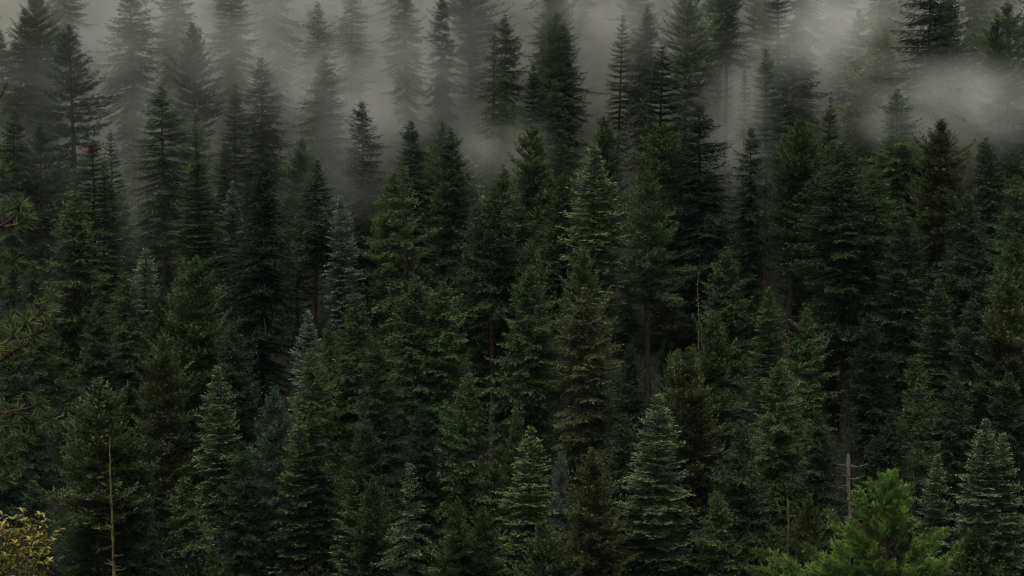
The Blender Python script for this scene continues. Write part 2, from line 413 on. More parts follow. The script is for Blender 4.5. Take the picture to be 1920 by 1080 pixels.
# tip x, tip y (photo pixels), height m, width factor, species, tint, label
#TREES_BEGIN
TREES = [
 # --- upper left, in the mist
 (10, 58, 34, .8, 'douglas', 'dark', 'faint narrow conifer against the left edge, sunk in mist'),
 (47, 18, 38, .9, 'douglas', 'dark', 'tall ghostly conifer in mist just left of the upswept dark pine'),
 (97, 56, 32, .6, 'fir', 'green', 'thin faint fir spire close behind the upswept dark pine'),
 (138, 50, 40, 1.15, 'pine', 'deep', 'tall dark pine with upswept branches standing out of the mist'),
 (245, -42, 40, 1.1, 'douglas', 'dark', 'broad grey conifer whose top leaves the frame above the dark pine'),
 (330, -64, 38, .9, 'douglas', 'dark', 'ghostly conifer cut by the top edge, above the lumpy misty one'),
 (362, 46, 36, .95, 'cedar', 'dark', 'lumpy dark conifer bulging to one side in thick mist'),
 (308, 160, 38, 1.12, 'douglas', 'green', 'full dark green conifer with pointed top at the lower edge of the mist'),
 (490, 108, 36, 1.0, 'douglas', 'dark', 'misty columnar conifer beside a smaller faded fir'),
 (437, 158, 32, .85, 'fir', 'green', 'smaller faded fir left of the misty columnar conifer'),
 (612, 105, 36, 1.1, 'douglas', 'dark', 'lone grey cone of a conifer in the middle of the left mist'),
 (683, 193, 36, .9, 'douglas', 'dark', 'slim misty conifer to the right of the lone grey cone'),
 (425, 268, 28, .9, 'douglas', 'dark', 'small dim conifer under the faded fir'),
 (170, 262, 36, 1.25, 'fir', 'green', 'green fir with a dead orange top'),
 (210, 243, 34, .8, 'fir', 'silver', 'pale thin-spiked fir right behind the orange-topped fir'),
 (188, 296, 34, .85, 'fir', 'pale', 'pale fir in front of the orange-topped fir'),
 (365, 208, 33, .8, 'fir', 'pale', 'faint pale fir right of the full dark green conifer'),
 (378, 282, 36, 1.0, 'fir', 'green', 'green shelved fir between the pointed dark conifer and the blackish one'),
 (483, 315, 42, 1.1, 'douglas', 'deep', 'big blackish conifer, darkest tree in the left half'),
 (553, 265, 33, 1.0, 'cedar', 'green', 'soft round-shouldered conifer fading behind the blackish one'),
 (585, 303, 37, 1.0, 'high_douglas', 'dark', 'dim conifer with a long bare brown trunk below its crown'),
 (430, 340, 30, .75, 'fir', 'silver', 'small silvery fir touching the blackish conifer'),
 (13, 205, 36, 1.1, 'douglas', 'dark', 'dim conifer behind the pine boughs at the left edge'),
 (72, 235, 34, 1.0, 'pine', 'dark', 'dusky rounded pine below the upswept dark pine'),
 # --- upper centre
 (773, 227, 33, .95, 'douglas', 'deep', 'small sharp dark cone beside the rolling mist'),
 (832, 235, 32, 1.0, 'cedar', 'bright', 'fresh green bushy conifer right of the small sharp dark cone'),
 (858, 243, 35, .9, 'douglas', 'dark', 'dark conifer peeping out behind the fresh green bushy one'),
 (876, 297, 26, .95, 'fir', 'silver', 'small pale fir under the fresh green bushy conifer'),
 (830, -18, 38, .55, 'douglas', 'deep', 'narrow dark conifer cut by the top edge in the central mist'),
 (766, -45, 36, .8, 'douglas', 'dark', 'ghostly conifer left of the narrow one cut by the top edge'),
 (922, 65, 40, .85, 'sparse', 'green', 'ragged thin-topped conifer rising out of the central mist'),
 (950, 30, 36, .9, 'douglas', 'dark', 'half faded conifer just behind the ragged thin-topped one'),
 (1003, 123, 36, .85, 'fir', 'dark', 'crisp dark layered fir right of the central mist'),
 (1047, 152, 34, .8, 'fir', 'green', 'faded layered fir at the side of the crisp dark layered fir'),
 (1035, 28, 37, .8, 'cedar', 'green', 'green-topped conifer, left of two close together in the mist'),
 (1055, 46, 36, 1.0, 'douglas', 'dark', 'dark conifer, right of two close together in the mist'),
 (1155, 28, 37, .7, 'fir', 'pale', 'faint slender fir left of the dark spire'),
 (1205, 14, 38, .75, 'douglas', 'dark', 'dark spire rising behind the great layered fir'),
 (1232, 86, 42, 1.0, 'fir', 'dark', 'great layered dark fir below the dark spire'),
 (1125, 224, 36, .95, 'cedar', 'green', 'bushy green conifer behind the yellow-green spire'),
 (1117, 270, 44, 1.0, 'fir', 'lime', 'tall yellow-green spire with long layered boughs in the centre'),
 (1247, 236, 36, 1.2, 'cedar', 'olive', 'broad bushy conifer with rusty tip in front of the great layered fir'),
 (1005, 240, 36, 1.0, 'cedar', 'olive', 'bushy olive conifer directly under the crisp dark layered fir'),
 (935, 312, 36, 1.0, 'douglas', 'green', 'olive green conifer with brownish tip under the central mist'),
 (733, 326, 32, 1.0, 'cedar', 'olive', 'small yellowish bushy tree at the foot of the slim misty conifer'),
 (768, 316, 40, 1.15, 'sparse', 'olive', 'large loose yellow-green conifer with drooping separate boughs'),
 (1218, 326, 40, 1.1, 'high_pine', 'green', 'loose pine with bare trunk showing below its crown'),
 (975, 372, 36, 1.2, 'douglas', 'dark', 'very dark wide conifer under the bushy olive one'),
 (890, 380, 34, 1.0, 'douglas', 'dark', 'dark conifer filling the space under the small pale fir'),
 (1060, 330, 34, 1.0, 'douglas', 'dark', 'shaded conifer tucked left of the yellow-green spire'),
 # --- upper right
 (1320, 200, 40, 1.2, 'douglas', 'deep', 'big dark even cone beside the misty gap'),
 (1282, -50, 40, 1.0, 'cedar', 'pale', 'pale yellowish conifer dissolving in mist, right of the dark spire'),
 (1480, 44, 38, 1.1, 'douglas', 'dark', 'tall dark conifer behind the frosty layered fir'),
 (1440, 92, 40, .85, 'high_fir', 'blue', 'frosty blue-green layered fir right of the misty gap'),
 (1397, 124, 34, .6, 'fir', 'pale', 'thin pale fir in the misty gap'),
 (1548, 182, 38, .7, 'fir', 'green', 'slender fir with separate shelves and visible stem'),
 (1690, 168, 38, 1.1, 'douglas', 'bright', 'fresh green conifer under the drifting right-hand mist'),
 (1742, -62, 52, 1.1, 'douglas', 'dark', 'massive dark tree cut by the top edge above the white mist'),
 (1640, 42, 38, 1.1, 'cedar', 'lime', 'yellowish tree veiled in mist left of the massive dark tree'),
 (1465, -50, 40, .9, 'fir', 'green', 'faint fir cut by the top edge above the tall dark conifer'),
 (1365, -60, 40, .8, 'high_douglas', 'dark', 'ghostly thin tree at the top above the misty gap'),
 (1480, 226, 38, 1.0, 'high_cedar', 'green', 'bushy tree under the frosty layered fir, left of a close pair'),
 (1507, 232, 37, 1.0, 'cedar', 'green', 'bushy tree under the tall dark conifer, right of a close pair'),
 (1768, 230, 38, 1.1, 'cedar', 'brown', 'brownish olive tree below the drifting mist'),
 (1595, 270, 44, 1.4, 'tall_douglas', 'dark', 'giant dark conifer with long trunk reaching down to the thin half-dead fir'),
 (1650, 312, 38, 1.1, 'douglas', 'green', 'dark conifer leaning against the giant one'),
 (1862, 40, 44, .8, 'high_pine', 'dark', 'misty tall tree with long bare pole near the right edge'),
 (1905, 10, 40, 1.1, 'cedar', 'bright', 'green tree in mist at the upper right corner'),
 (1907, 332, 36, 1.0, 'douglas', 'green', 'conifer cut by the right edge under the bare pole'),
 (1815, 366, 38, 1.1, 'douglas', 'dark', 'dark pointed conifer right of the brownish olive tree'),
 (1700, 395, 36, 1.1, 'douglas', 'dark', 'shaded conifer between the giant one and the dark pointed one'),
 (1860, 260, 36, 1.0, 'douglas', 'dark', 'dim conifer at the foot of the bare pole'),
 (1410, 240, 34, .9, 'douglas', 'dark', 'dim conifer low in the misty gap'),
 # --- middle left
 (125, 361, 38, 1.15, 'douglas', 'olive', 'wide dusky olive conifer below the pale fir'),
 (268, 467, 34, .95, 'fir', 'silver', 'frost-coloured fir spire, brightest in the dark left half'),
 (238, 512, 32, 1.0, 'douglas', 'green', 'dark conifer at the left flank of the frost-coloured spire'),
 (293, 540, 32, .9, 'cedar', 'green', 'green conifer at the right flank of the frost-coloured spire'),
 (370, 488, 38, 1.1, 'cedar', 'green', 'dense green conifer left of the big blackish conifer'),
 (345, 524, 34, .9, 'cedar', 'olive', 'yellowish bushy shoulder tree beside the dense green conifer'),
 (303, 636, 38, .95, 'cedar', 'brown', 'brown-tipped cedar above the little light-tipped fir'),
 (583, 583, 30, .9, 'fir', 'silver', 'small blue-silver fir at the foot of the bare brown trunk'),
 (622, 606, 31, .75, 'douglas', 'green', 'slim green conifer right of the small blue-silver fir'),
 (582, 656, 34, 1.0, 'douglas', 'olive', 'olive conifer with bright edges below the small blue-silver fir'),
 (57, 490, 33, 1.0, 'douglas', 'green', 'dim green conifer behind the long pine bough at the left edge'),
 (415, 690, 36, .95, 'fir', 'lime', 'yellowish fir with stacked flat boughs, lower left'),
 (40, 640, 36, 1.2, 'douglas', 'dark', 'shadowed wide conifer behind the pine needles, lower left'),
 (178, 560, 34, 1.0, 'douglas', 'dark', 'nearly black conifer under the wide dusky olive one'),
 (440, 600, 36, 1.0, 'douglas', 'dark', 'dark conifer above the yellowish fir'),
 # --- middle centre
 (675, 552, 36, 1.0, 'douglas', 'green', 'upright dark green conifer right of the slim green one'),
 (646, 370, 34, .85, 'fir', 'silver', 'slender silver fir with thin separate boughs against the gloom'),
 (778, 522, 38, 1.15, 'douglas', 'green', 'left of two merged conifers with drooping sprays'),
 (824, 530, 37, 1.15, 'douglas', 'bright', 'right of two merged conifers, boughs reaching out to the right'),
 (985, 500, 37, 1.05, 'douglas', 'green', 'soft green cone left of the brownish central conifer'),
 (992, 455, 34, .9, 'cedar', 'green', 'bushy top just above the soft green cone'),
 (1080, 466, 36, .85, 'cedar', 'olive', 'olive bushy crown beneath the tall yellow-green spire'),
 (1103, 545, 38, 1.2, 'douglas', 'brown', 'brownish green conifer in the very centre of the slope'),
 (1265, 660, 34, .85, 'cedar', 'olive', 'small olive cedar above the tiered pale fir'),
 (922, 350, 42, 1.1, 'high_douglas', 'dark', 'gloomy wide conifer on a thick red-brown trunk'),
 (715, 640, 34, 1.0, 'douglas', 'dark', 'unlit conifer between the upright dark green one and the merged pair'),
 (1184, 645, 33, 1.0, 'douglas', 'deep', 'near-black conifer added to darken the gap beside the bare pine trunk'),  # added tree; its near-black tint stands in for the shade of the gap
 # --- middle right
 (1362, 466, 36, 1.0, 'douglas', 'green', 'grey-green conifer with bare stem below the big dark even cone'),
 (1320, 588, 36, 1.0, 'cedar', 'green', 'green bushy conifer at the foot of the bare grey spike'),
 (1308, 655, 36, 1.05, 'cedar', 'brown', 'brownish cedar right of the small olive cedar'),
 (1448, 540, 33, .9, 'fir', 'bright', 'fresh green fir right of the grey-green conifer'),
 (1520, 583, 34, 1.0, 'douglas', 'bright', 'light green feathery conifer right of the fresh green fir'),
 (1448, 676, 37, 1.1, 'douglas', 'olive', 'dark olive conifer below the light green feathery one'),
 (1750, 526, 36, 1.05, 'fir', 'green', 'open green fir with level boughs in the dark right half'),
 (1725, 667, 32, .9, 'douglas', 'olive', 'small olive conifer below the open green fir'),
 (1886, 520, 38, 1.15, 'cedar', 'brown', 'large olive-brown tree cut by the right edge'),
 (1906, 440, 36, 1.0, 'douglas', 'green', 'dim green conifer above the large olive-brown tree'),
 (1640, 590, 36, 1.0, 'douglas', 'deep', 'nearly black conifer right of the giant conifer trunk'),
 (1825, 560, 35, 1.0, 'douglas', 'dark', 'shaded conifer between the open green fir and the olive-brown tree'),
 # --- bottom left
 (185, 716, 40, 1.2, 'cedar', 'olive', 'wide olive cedar behind the tall mossy dead trunk'),
 (156, 738, 36, .7, 'cedar', 'olive', 'side spire on the left shoulder of the wide olive cedar'),
 (348, 896, 27, 1.0, 'douglas', 'olive', 'little light-tipped conifer at the bottom between snag and yellowish fir'),
 (508, 731, 38, .95, 'pine', 'blue', 'blue-green pine spire right of the yellowish fir'),
 (549, 772, 36, .8, 'fir', 'olive', 'olive fir squeezed right of the blue-green pine'),
 (588, 766, 36, .9, 'fir', 'dark', 'dark fir with thin reddish spike right of the olive fir'),
 (516, 960, 22, 1.05, 'fir', 'silver', 'short frosty fir at the bottom under the blue-green pine'),
 (581, 1010, 20, .9, 'cedar', 'brown', 'short brownish cedar at the bottom edge'),
 (172, 1046, 16, 1.0, 'fir', 'green', 'low dark fir at the bottom left of the mossy dead trunk'),
 (283, 1000, 22, .9, 'douglas', 'dark', 'low dark conifer between mossy dead trunk and little light-tipped conifer'),
 (240, 800, 34, 1.0, 'douglas', 'dark', 'shaded conifer right of the wide olive cedar'),
 (450, 830, 33, 1.0, 'douglas', 'dark', 'dark conifer between the yellowish fir and the blue-green pine'),
 (60, 900, 32, 1.1, 'douglas', 'dark', 'dark conifer above the yellow-leaved oak'),
 # --- bottom centre
 (655, 906, 28, 1.0, 'fir', 'pale', 'whitish green fir at the bottom, half hidden by a dark cedar'),
 (696, 902, 30, .95, 'cedar', 'green', 'dark cedar in front of the whitish green fir'),
 (757, 868, 34, .9, 'sparse', 'pale', 'thin old fir with pale top and bare lower trunk'),
 (847, 706, 37, 1.15, 'douglas', 'green', 'large dark green conifer left of the thick red-brown trunk'),
 (963, 784, 30, .85, 'cedar', 'olive', 'dark olive cedar close behind the tiered yellow-green fir'),
 (990, 804, 34, 1.1, 'fir', 'lime', 'tiered yellow-green fir, brightest in the bottom centre'),
 (926, 872, 27, .95, 'cedar', 'green', 'small dark cedar left of the tiered yellow-green fir'),
 (1050, 853, 28, .7, 'pine', 'frost', 'narrow blue-grey spire right of the tiered yellow-green fir'),
 (1120, 850, 34, 1.1, 'cedar', 'brown', 'feathery brown-green cedar in the bottom centre'),
 (1232, 742, 40, 1.12, 'fir', 'pale', 'tiered pale fir with dark gaps between its boughs'),
 (856, 946, 27, 1.05, 'cedar', 'green', 'bushy green conifer at the bottom, left of two round tops'),
 (906, 956, 26, 1.0, 'cedar', 'green', 'bushy green conifer at the bottom, right of two round tops'),
 (1023, 986, 25, 1.05, 'cedar', 'olive', 'low olive cedar in front of the tiered yellow-green fir'),
 (1266, 1055, 18, .95, 'fir', 'blue', 'bluish young fir just showing at the bottom edge'),
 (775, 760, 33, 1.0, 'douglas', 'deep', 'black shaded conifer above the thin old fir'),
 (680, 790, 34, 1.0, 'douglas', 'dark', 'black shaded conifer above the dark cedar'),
 (1170, 780, 34, 1.0, 'douglas', 'dark', 'shaded conifer left of the tiered pale fir'),
 # --- bottom right
 (1596, 768, 32, .75, 'sparse', 'dark', 'thin half-dead fir right behind the grey dead trunk'),
 (1728, 722, 36, 1.0, 'sparse', 'green', 'open-crowned conifer with visible trunk above the young pale fir'),
 (1832, 786, 36, 1.0, 'fir', 'pale', 'tall pale green fir, lower right'),
 (1884, 812, 34, .9, 'fir', 'pale', 'pale green fir to the right of the tall pale green one'),
 (1750, 855, 31, .85, 'fir', 'pale', 'young pale fir left of the tall pale green one'),
 (1352, 923, 29, 1.1, 'douglas', 'olive', 'feathery olive conifer at the bottom right of centre'),
 (1508, 930, 28, .85, 'cedar', 'brown', 'brown-green cedar right of the thin mossy stump'),
 (1447, 1000, 23, .95, 'cedar', 'olive', 'pale olive low tree left of the thin mossy stump'),
 (1836, 976, 25, .9, 'cedar', 'green', 'small dark cedar in front of the tall pale green fir'),
 (1400, 790, 35, 1.1, 'douglas', 'dark', 'dark conifer above the feathery olive one'),
 (1530, 770, 35, 1.05, 'douglas', 'dark', 'dark wide conifer left of the grey dead trunk'),
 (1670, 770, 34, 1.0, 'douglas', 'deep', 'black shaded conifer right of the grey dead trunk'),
 (1905, 700, 36, 1.1, 'douglas', 'dark', 'dark conifer at the right edge above the pale firs'),
 (1790, 700, 34, 1.0, 'douglas', 'dark', 'dark conifer above the tall pale green fir'),
]
#TREES_END
TREE_GROUP = 'conifers on the misty hillside'
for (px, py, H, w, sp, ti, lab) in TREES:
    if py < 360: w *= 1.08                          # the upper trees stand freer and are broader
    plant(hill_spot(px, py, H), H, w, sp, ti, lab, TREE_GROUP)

# ------------------------------------------------------------------ trees that only show as dark glimpses between the others
TRUNK_VIEWS = [(583, 585, 372), (1443, 545, 405), (1482, 590, 385), (1222, 610, 365), (925, 870, 362), (1592, 780, 345), (1865, 360, 420)]   # open sight lines to bare trunks: x, lowest y, distance
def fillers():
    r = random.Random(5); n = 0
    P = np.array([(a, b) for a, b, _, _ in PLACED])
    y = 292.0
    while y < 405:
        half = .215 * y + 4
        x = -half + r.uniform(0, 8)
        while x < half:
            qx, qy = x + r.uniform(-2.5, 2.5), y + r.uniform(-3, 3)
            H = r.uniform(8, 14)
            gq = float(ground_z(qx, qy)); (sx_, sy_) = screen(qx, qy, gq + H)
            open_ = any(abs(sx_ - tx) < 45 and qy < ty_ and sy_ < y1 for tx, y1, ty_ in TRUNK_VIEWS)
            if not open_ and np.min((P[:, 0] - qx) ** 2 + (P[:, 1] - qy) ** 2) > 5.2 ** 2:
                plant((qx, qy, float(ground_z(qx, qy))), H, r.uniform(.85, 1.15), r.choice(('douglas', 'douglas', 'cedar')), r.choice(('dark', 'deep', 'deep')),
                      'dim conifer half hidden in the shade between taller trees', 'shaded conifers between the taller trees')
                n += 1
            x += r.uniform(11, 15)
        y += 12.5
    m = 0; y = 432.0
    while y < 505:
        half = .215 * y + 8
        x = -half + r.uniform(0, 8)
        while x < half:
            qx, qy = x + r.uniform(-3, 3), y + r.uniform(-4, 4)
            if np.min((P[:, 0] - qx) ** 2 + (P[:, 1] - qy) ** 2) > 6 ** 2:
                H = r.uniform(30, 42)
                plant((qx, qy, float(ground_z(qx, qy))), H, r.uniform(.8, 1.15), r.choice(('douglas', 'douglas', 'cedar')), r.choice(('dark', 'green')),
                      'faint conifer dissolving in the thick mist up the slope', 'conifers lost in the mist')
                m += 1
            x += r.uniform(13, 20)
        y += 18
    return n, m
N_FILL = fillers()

# low brush that covers the forest floor
def undergrowth():
    rng = np.random.default_rng(21); G = Geo(); n = 9000
    y = 286 + 165 * rng.random(n); x = (rng.random(n) * 2 - 1) * (.22 * y + 6)
    hgt = rng.uniform(.5, 2.4, n); k = 9
    B = np.repeat(np.column_stack([x, y, ground_z(x, y) - .1]), k, 0); hh = np.repeat(hgt, k); m = len(B)
    B[:, :2] += rng.normal(0, .45, (m, 2)); B[:, 2] += hh * rng.uniform(0, .75, m)
    D = np.column_stack([rng.normal(0, .8, (m, 2)), rng.uniform(-.1, .9, m)])
    G.blades(B, D, rng.normal(0, 1, (m, 3)) + [0, 0, .6], rng.uniform(.4, .9, m), rng.uniform(.12, .22, m), rng.uniform(0, .6, m), rng.uniform(.2, .8, m))
    o = obj('undergrowth', G.mesh('undergrowth', [foliage_material('undergrowth_leaf', own=(.026, .038, .020), tip_gain=1.6)]))
    o['kind'] = 'stuff'; o['label'] = 'dark low brush covering the forest floor between the trunks'
undergrowth()

# dead orange top of one fir
def orange_top():
    x, Y, g = hill_spot(170, 262, 36)
    root = next(o for o in scene.objects if o.get('label') == 'green fir with a dead orange top')
    rng = np.random.default_rng(4); G = Geo()
    for i in range(16):
        az = rng.uniform(0, 6.28); L = rng.uniform(.6, 1.9); z0 = rng.uniform(-.6, .4)
        d = np.array([math.cos(az), math.sin(az), rng.uniform(-.05, .45)])
        s = np.linspace(0, 1, 5)[:, None]
        pts = np.array([0, 0, z0]) + d * L * s
        G.tube(pts, np.linspace(.03, .01, 5), 3, m=1)
        n = 26
        q = rng.uniform(.2, 1, n)
        P = np.array([0, 0, z0]) + d * L * q[:, None]
        G.blades(P, d * .6 + rng.normal(0, .5, (n, 3)), rng.normal(0, 1, (n, 3)), .34, .10, rng.uniform(0, 1, n), rng.uniform(.2, .9, n))
    o = obj('dead_top', G.mesh('dead_top', [M_DEAD, M_TWIG]), root)
    o['label'] = 'rust orange dead needles at the top'
    o.location = (0, 0, 36 - .9)
    sc = root.scale
    o.scale = (1.3 / abs(sc[0]), 1.3 / abs(sc[1]), 1.35 / sc[2])
    o.location = (0, 0, (36 - 1.7) / sc[2])
orange_top()

# ------------------------------------------------------------------ dead trunks
def snag(name, label, pts_px, H, r0, r1, mat, twigs, seed, group='dead trunks', stretch=1.0):
    """A standing dead trunk through photo points (top first), with separate dead branches."""
    rng = np.random.default_rng(seed)
    tx, ty = pts_px[0]
    x, Y, g = hill_spot(tx, ty, H)
    root = thing(name, label, 'dead tree', (x, Y, g), group)
    W = [np.array(at(px, py, Y)) - np.array((x, Y, g)) for px, py in pts_px]
    if W[-1][2] > -.5: W.append(np.array([W[-1][0] + .1, 0, -1.0]))
    W = np.array(W)[::-1]
    n = 44; zq = np.linspace(W[0][2], W[-1][2], n)
    C = np.column_stack([np.interp(zq, W[:, 2], W[:, 0]) + np.convolve(rng.normal(0, .10, n + 4), np.ones(5) / 5, 'valid') + rng.normal(0, .02, n), rng.normal(0, .03, n), zq])
    R = (r1 + (r0 - r1) * np.linspace(1, 0, n) ** 1.1) * rng.uniform(.72, 1.22, n)
    T = Geo(); T.tube(C, R, 10)
    top = C[-1]
    for k in range(5):
        a = rng.uniform(0, 6.28); T.tube(np.array([top + [math.cos(a) * r1 * .5, math.sin(a) * r1 * .5, -.2], top + [math.cos(a) * r1 * .6, math.sin(a) * r1 * .6, rng.uniform(.1, .5)]]), [r1 * .5, .01], 4)
    obj('trunk', T.mesh('dead_trunk', [mat], True), root)
    for (zf, side, L, sag, th) in twigs:
        z = H * zf; o = np.array([np.interp(z, C[:, 2], C[:, 0]), 0, z])
        L *= stretch; d = np.array([side * math.cos(th), math.sin(th), 0]); s = np.linspace(0, 1, 8)[:, None]
        pts = o + d * L * s + np.array([0, 0, 1.]) * L * (sag * s - sag * .4 * s ** 2 + .16 * s ** 3) + rng.normal(0, .03, (8, 3)) * s
        B = Geo(); B.tube(pts, np.linspace(.065, .018, 8), 5)
        for q in range(int(L * 2.2)):
            i = rng.integers(2, 7); dd = d * .5 + rng.normal(0, .5, 3); l = rng.uniform(.2, .6)
            B.tube(np.array([pts[i], pts[i] + dd * l * .5, pts[i] + dd * l + [0, 0, -.05]]), [.032, .022, .012], 3)
        obj('branch', B.mesh('dead_branch', [mat], True), root)
    return root

rs = random.Random(9)
def rand_twigs(n, lo, hi, l0, l1, s0=-.35, s1=.05):
    return [(rs.uniform(lo, hi), rs.choice((-1, 1)), rs.uniform(l0, l1), rs.uniform(s0, s1), rs.uniform(-1, 1)) for _ in range(n)]
snag('mossy_dead_tree', 'tall thin dead trunk with yellow-green moss, lower left', [(206, 823), (207, 880), (209, 930), (211, 1000), (213, 1080), (215, 1300)], 39, .36, .09, M_MOSSWOOD,
     [(.71, -1, .9, .9, .2)] + rand_twigs(9, .55, .63, .6, 1.6, -.2, .6) + rand_twigs(16, .6, .98, .15, .4, -.2, .6), 3)
snag('grey_dead_tree', 'grey dead trunk with bare sideways branches, lower right', [(1591, 855), (1592, 930), (1592, 1000), (1593, 1250)], 30, .40, .24, M_GREYWOOD,
     [(.95, 1, 2.4, .02, .2), (.96, -1, 1.8, -.05, .3), (.90, 1, 2.0, .18, -.3), (.92, -1, 2.1, -.16, -.3), (.86, -1, 1.9, -.1, .5), (.85, 1, 2.1, .02, -.5),
      (.80, -1, 2.4, .12, .1), (.77, 1, 2.4, -.1, .2), (.74, -1, 2.6, -.25, .3), (.70, 1, 2.8, -.05, .1), (.66, 1, 2.6, -.3, .4), (.62, -1, 2.0, -.2, -.4), (.6, 1, 2.2, -.1, -.2)] + rand_twigs(22, .5, .98, .5, 2.0), 8, stretch=1.15)
snag('mossy_dead_tree', 'thin mossy stump beside the brown-green cedar, lower right', [(1477, 936), (1478, 980), (1478, 1040), (1479, 1200)], 27, .36, .14, M_MOSSWOOD, rand_twigs(8, .6, .95, .4, 1.1), 12)
snag('bare_spike', 'bare grey spike sticking up right of the broad centre trees', [(1308, 512), (1309, 560), (1310, 610), (1311, 800)], 28, .16, .03, M_GREYWOOD, rand_twigs(10, .8, .97, .2, .6), 15)
snag('bare_spike', 'bare thin reddish spike rising above the thin old fir', [(714, 876), (714, 930), (714, 1100)], 26, .20, .03, M_GREYWOOD, rand_twigs(4, .8, .95, .2, .5), 16)
snag('mossy_dead_tree', 'short yellow mossy spike left of the small pale fir', [(840, 376), (840, 410), (840, 520)], 21, .2, .06, M_MOSSWOOD, rand_twigs(4, .8, .95, .2, .5), 18)

# ------------------------------------------------------------------ foreground pine reaching in at the left edge
M_PINE_N = foliage_material('long_pine_needles', own=(.11, .145, .058), tip_gain=2.2, tip_tint=(1, 1, .8))
M_PINE_B = bark_material('pine_twig_bark', (.035, .026, .02), (.13, .085, .05), (12, 12, 12))

def tuft_mesh(seed, n=58, L=.185):
    rng = np.random.default_rng(seed); G = Geo()
    th = np.abs(rng.normal(1.1, .5, n)); ph = rng.uniform(0, 6.283, n)
    D = np.column_stack([np.sin(th) * np.cos(ph), np.sin(th) * np.sin(ph), np.cos(th)])
    P = np.column_stack([rng.normal(0, .006, (n, 2)), rng.uniform(-.10, .01, n)])
    l = L * rng.uniform(.7, 1.1, n)
    sh = rng.uniform(.15, .9, n)
    droop = np.array([0, 0, -1.]) * 0
    S = np.cross(D, rng.normal(0, 1, (n, 3))); S /= np.linalg.norm(S, axis=1, keepdims=True)
    w = .003
    m1 = P + D * (l * .55)[:, None]; e = P + D * l[:, None] + S * (l * .06)[:, None]
    V = np.stack([P - S * w, P + S * w, m1 + S * w, m1 - S * w, e + S * w * .3, e - S * w * .3], 1)
    base = np.arange(n)[:, None] * 6
    f = np.concatenate([base + np.array([[0, 1, 2, 3]]), base + np.array([[3, 2, 4, 5]])])
    t = np.tile([.1, .1, .5, .5, .9, .9], n)
    G.add(V.reshape(-1, 3), f, t, np.repeat(sh, 6))
    G.tube([(0, 0, -.11), (0, 0, -.04), (0, 0, .03)], [.007, .008, .004], 5, m=1)
    return G.mesh('needle_tuft', [M_PINE_N, M_PINE_B])

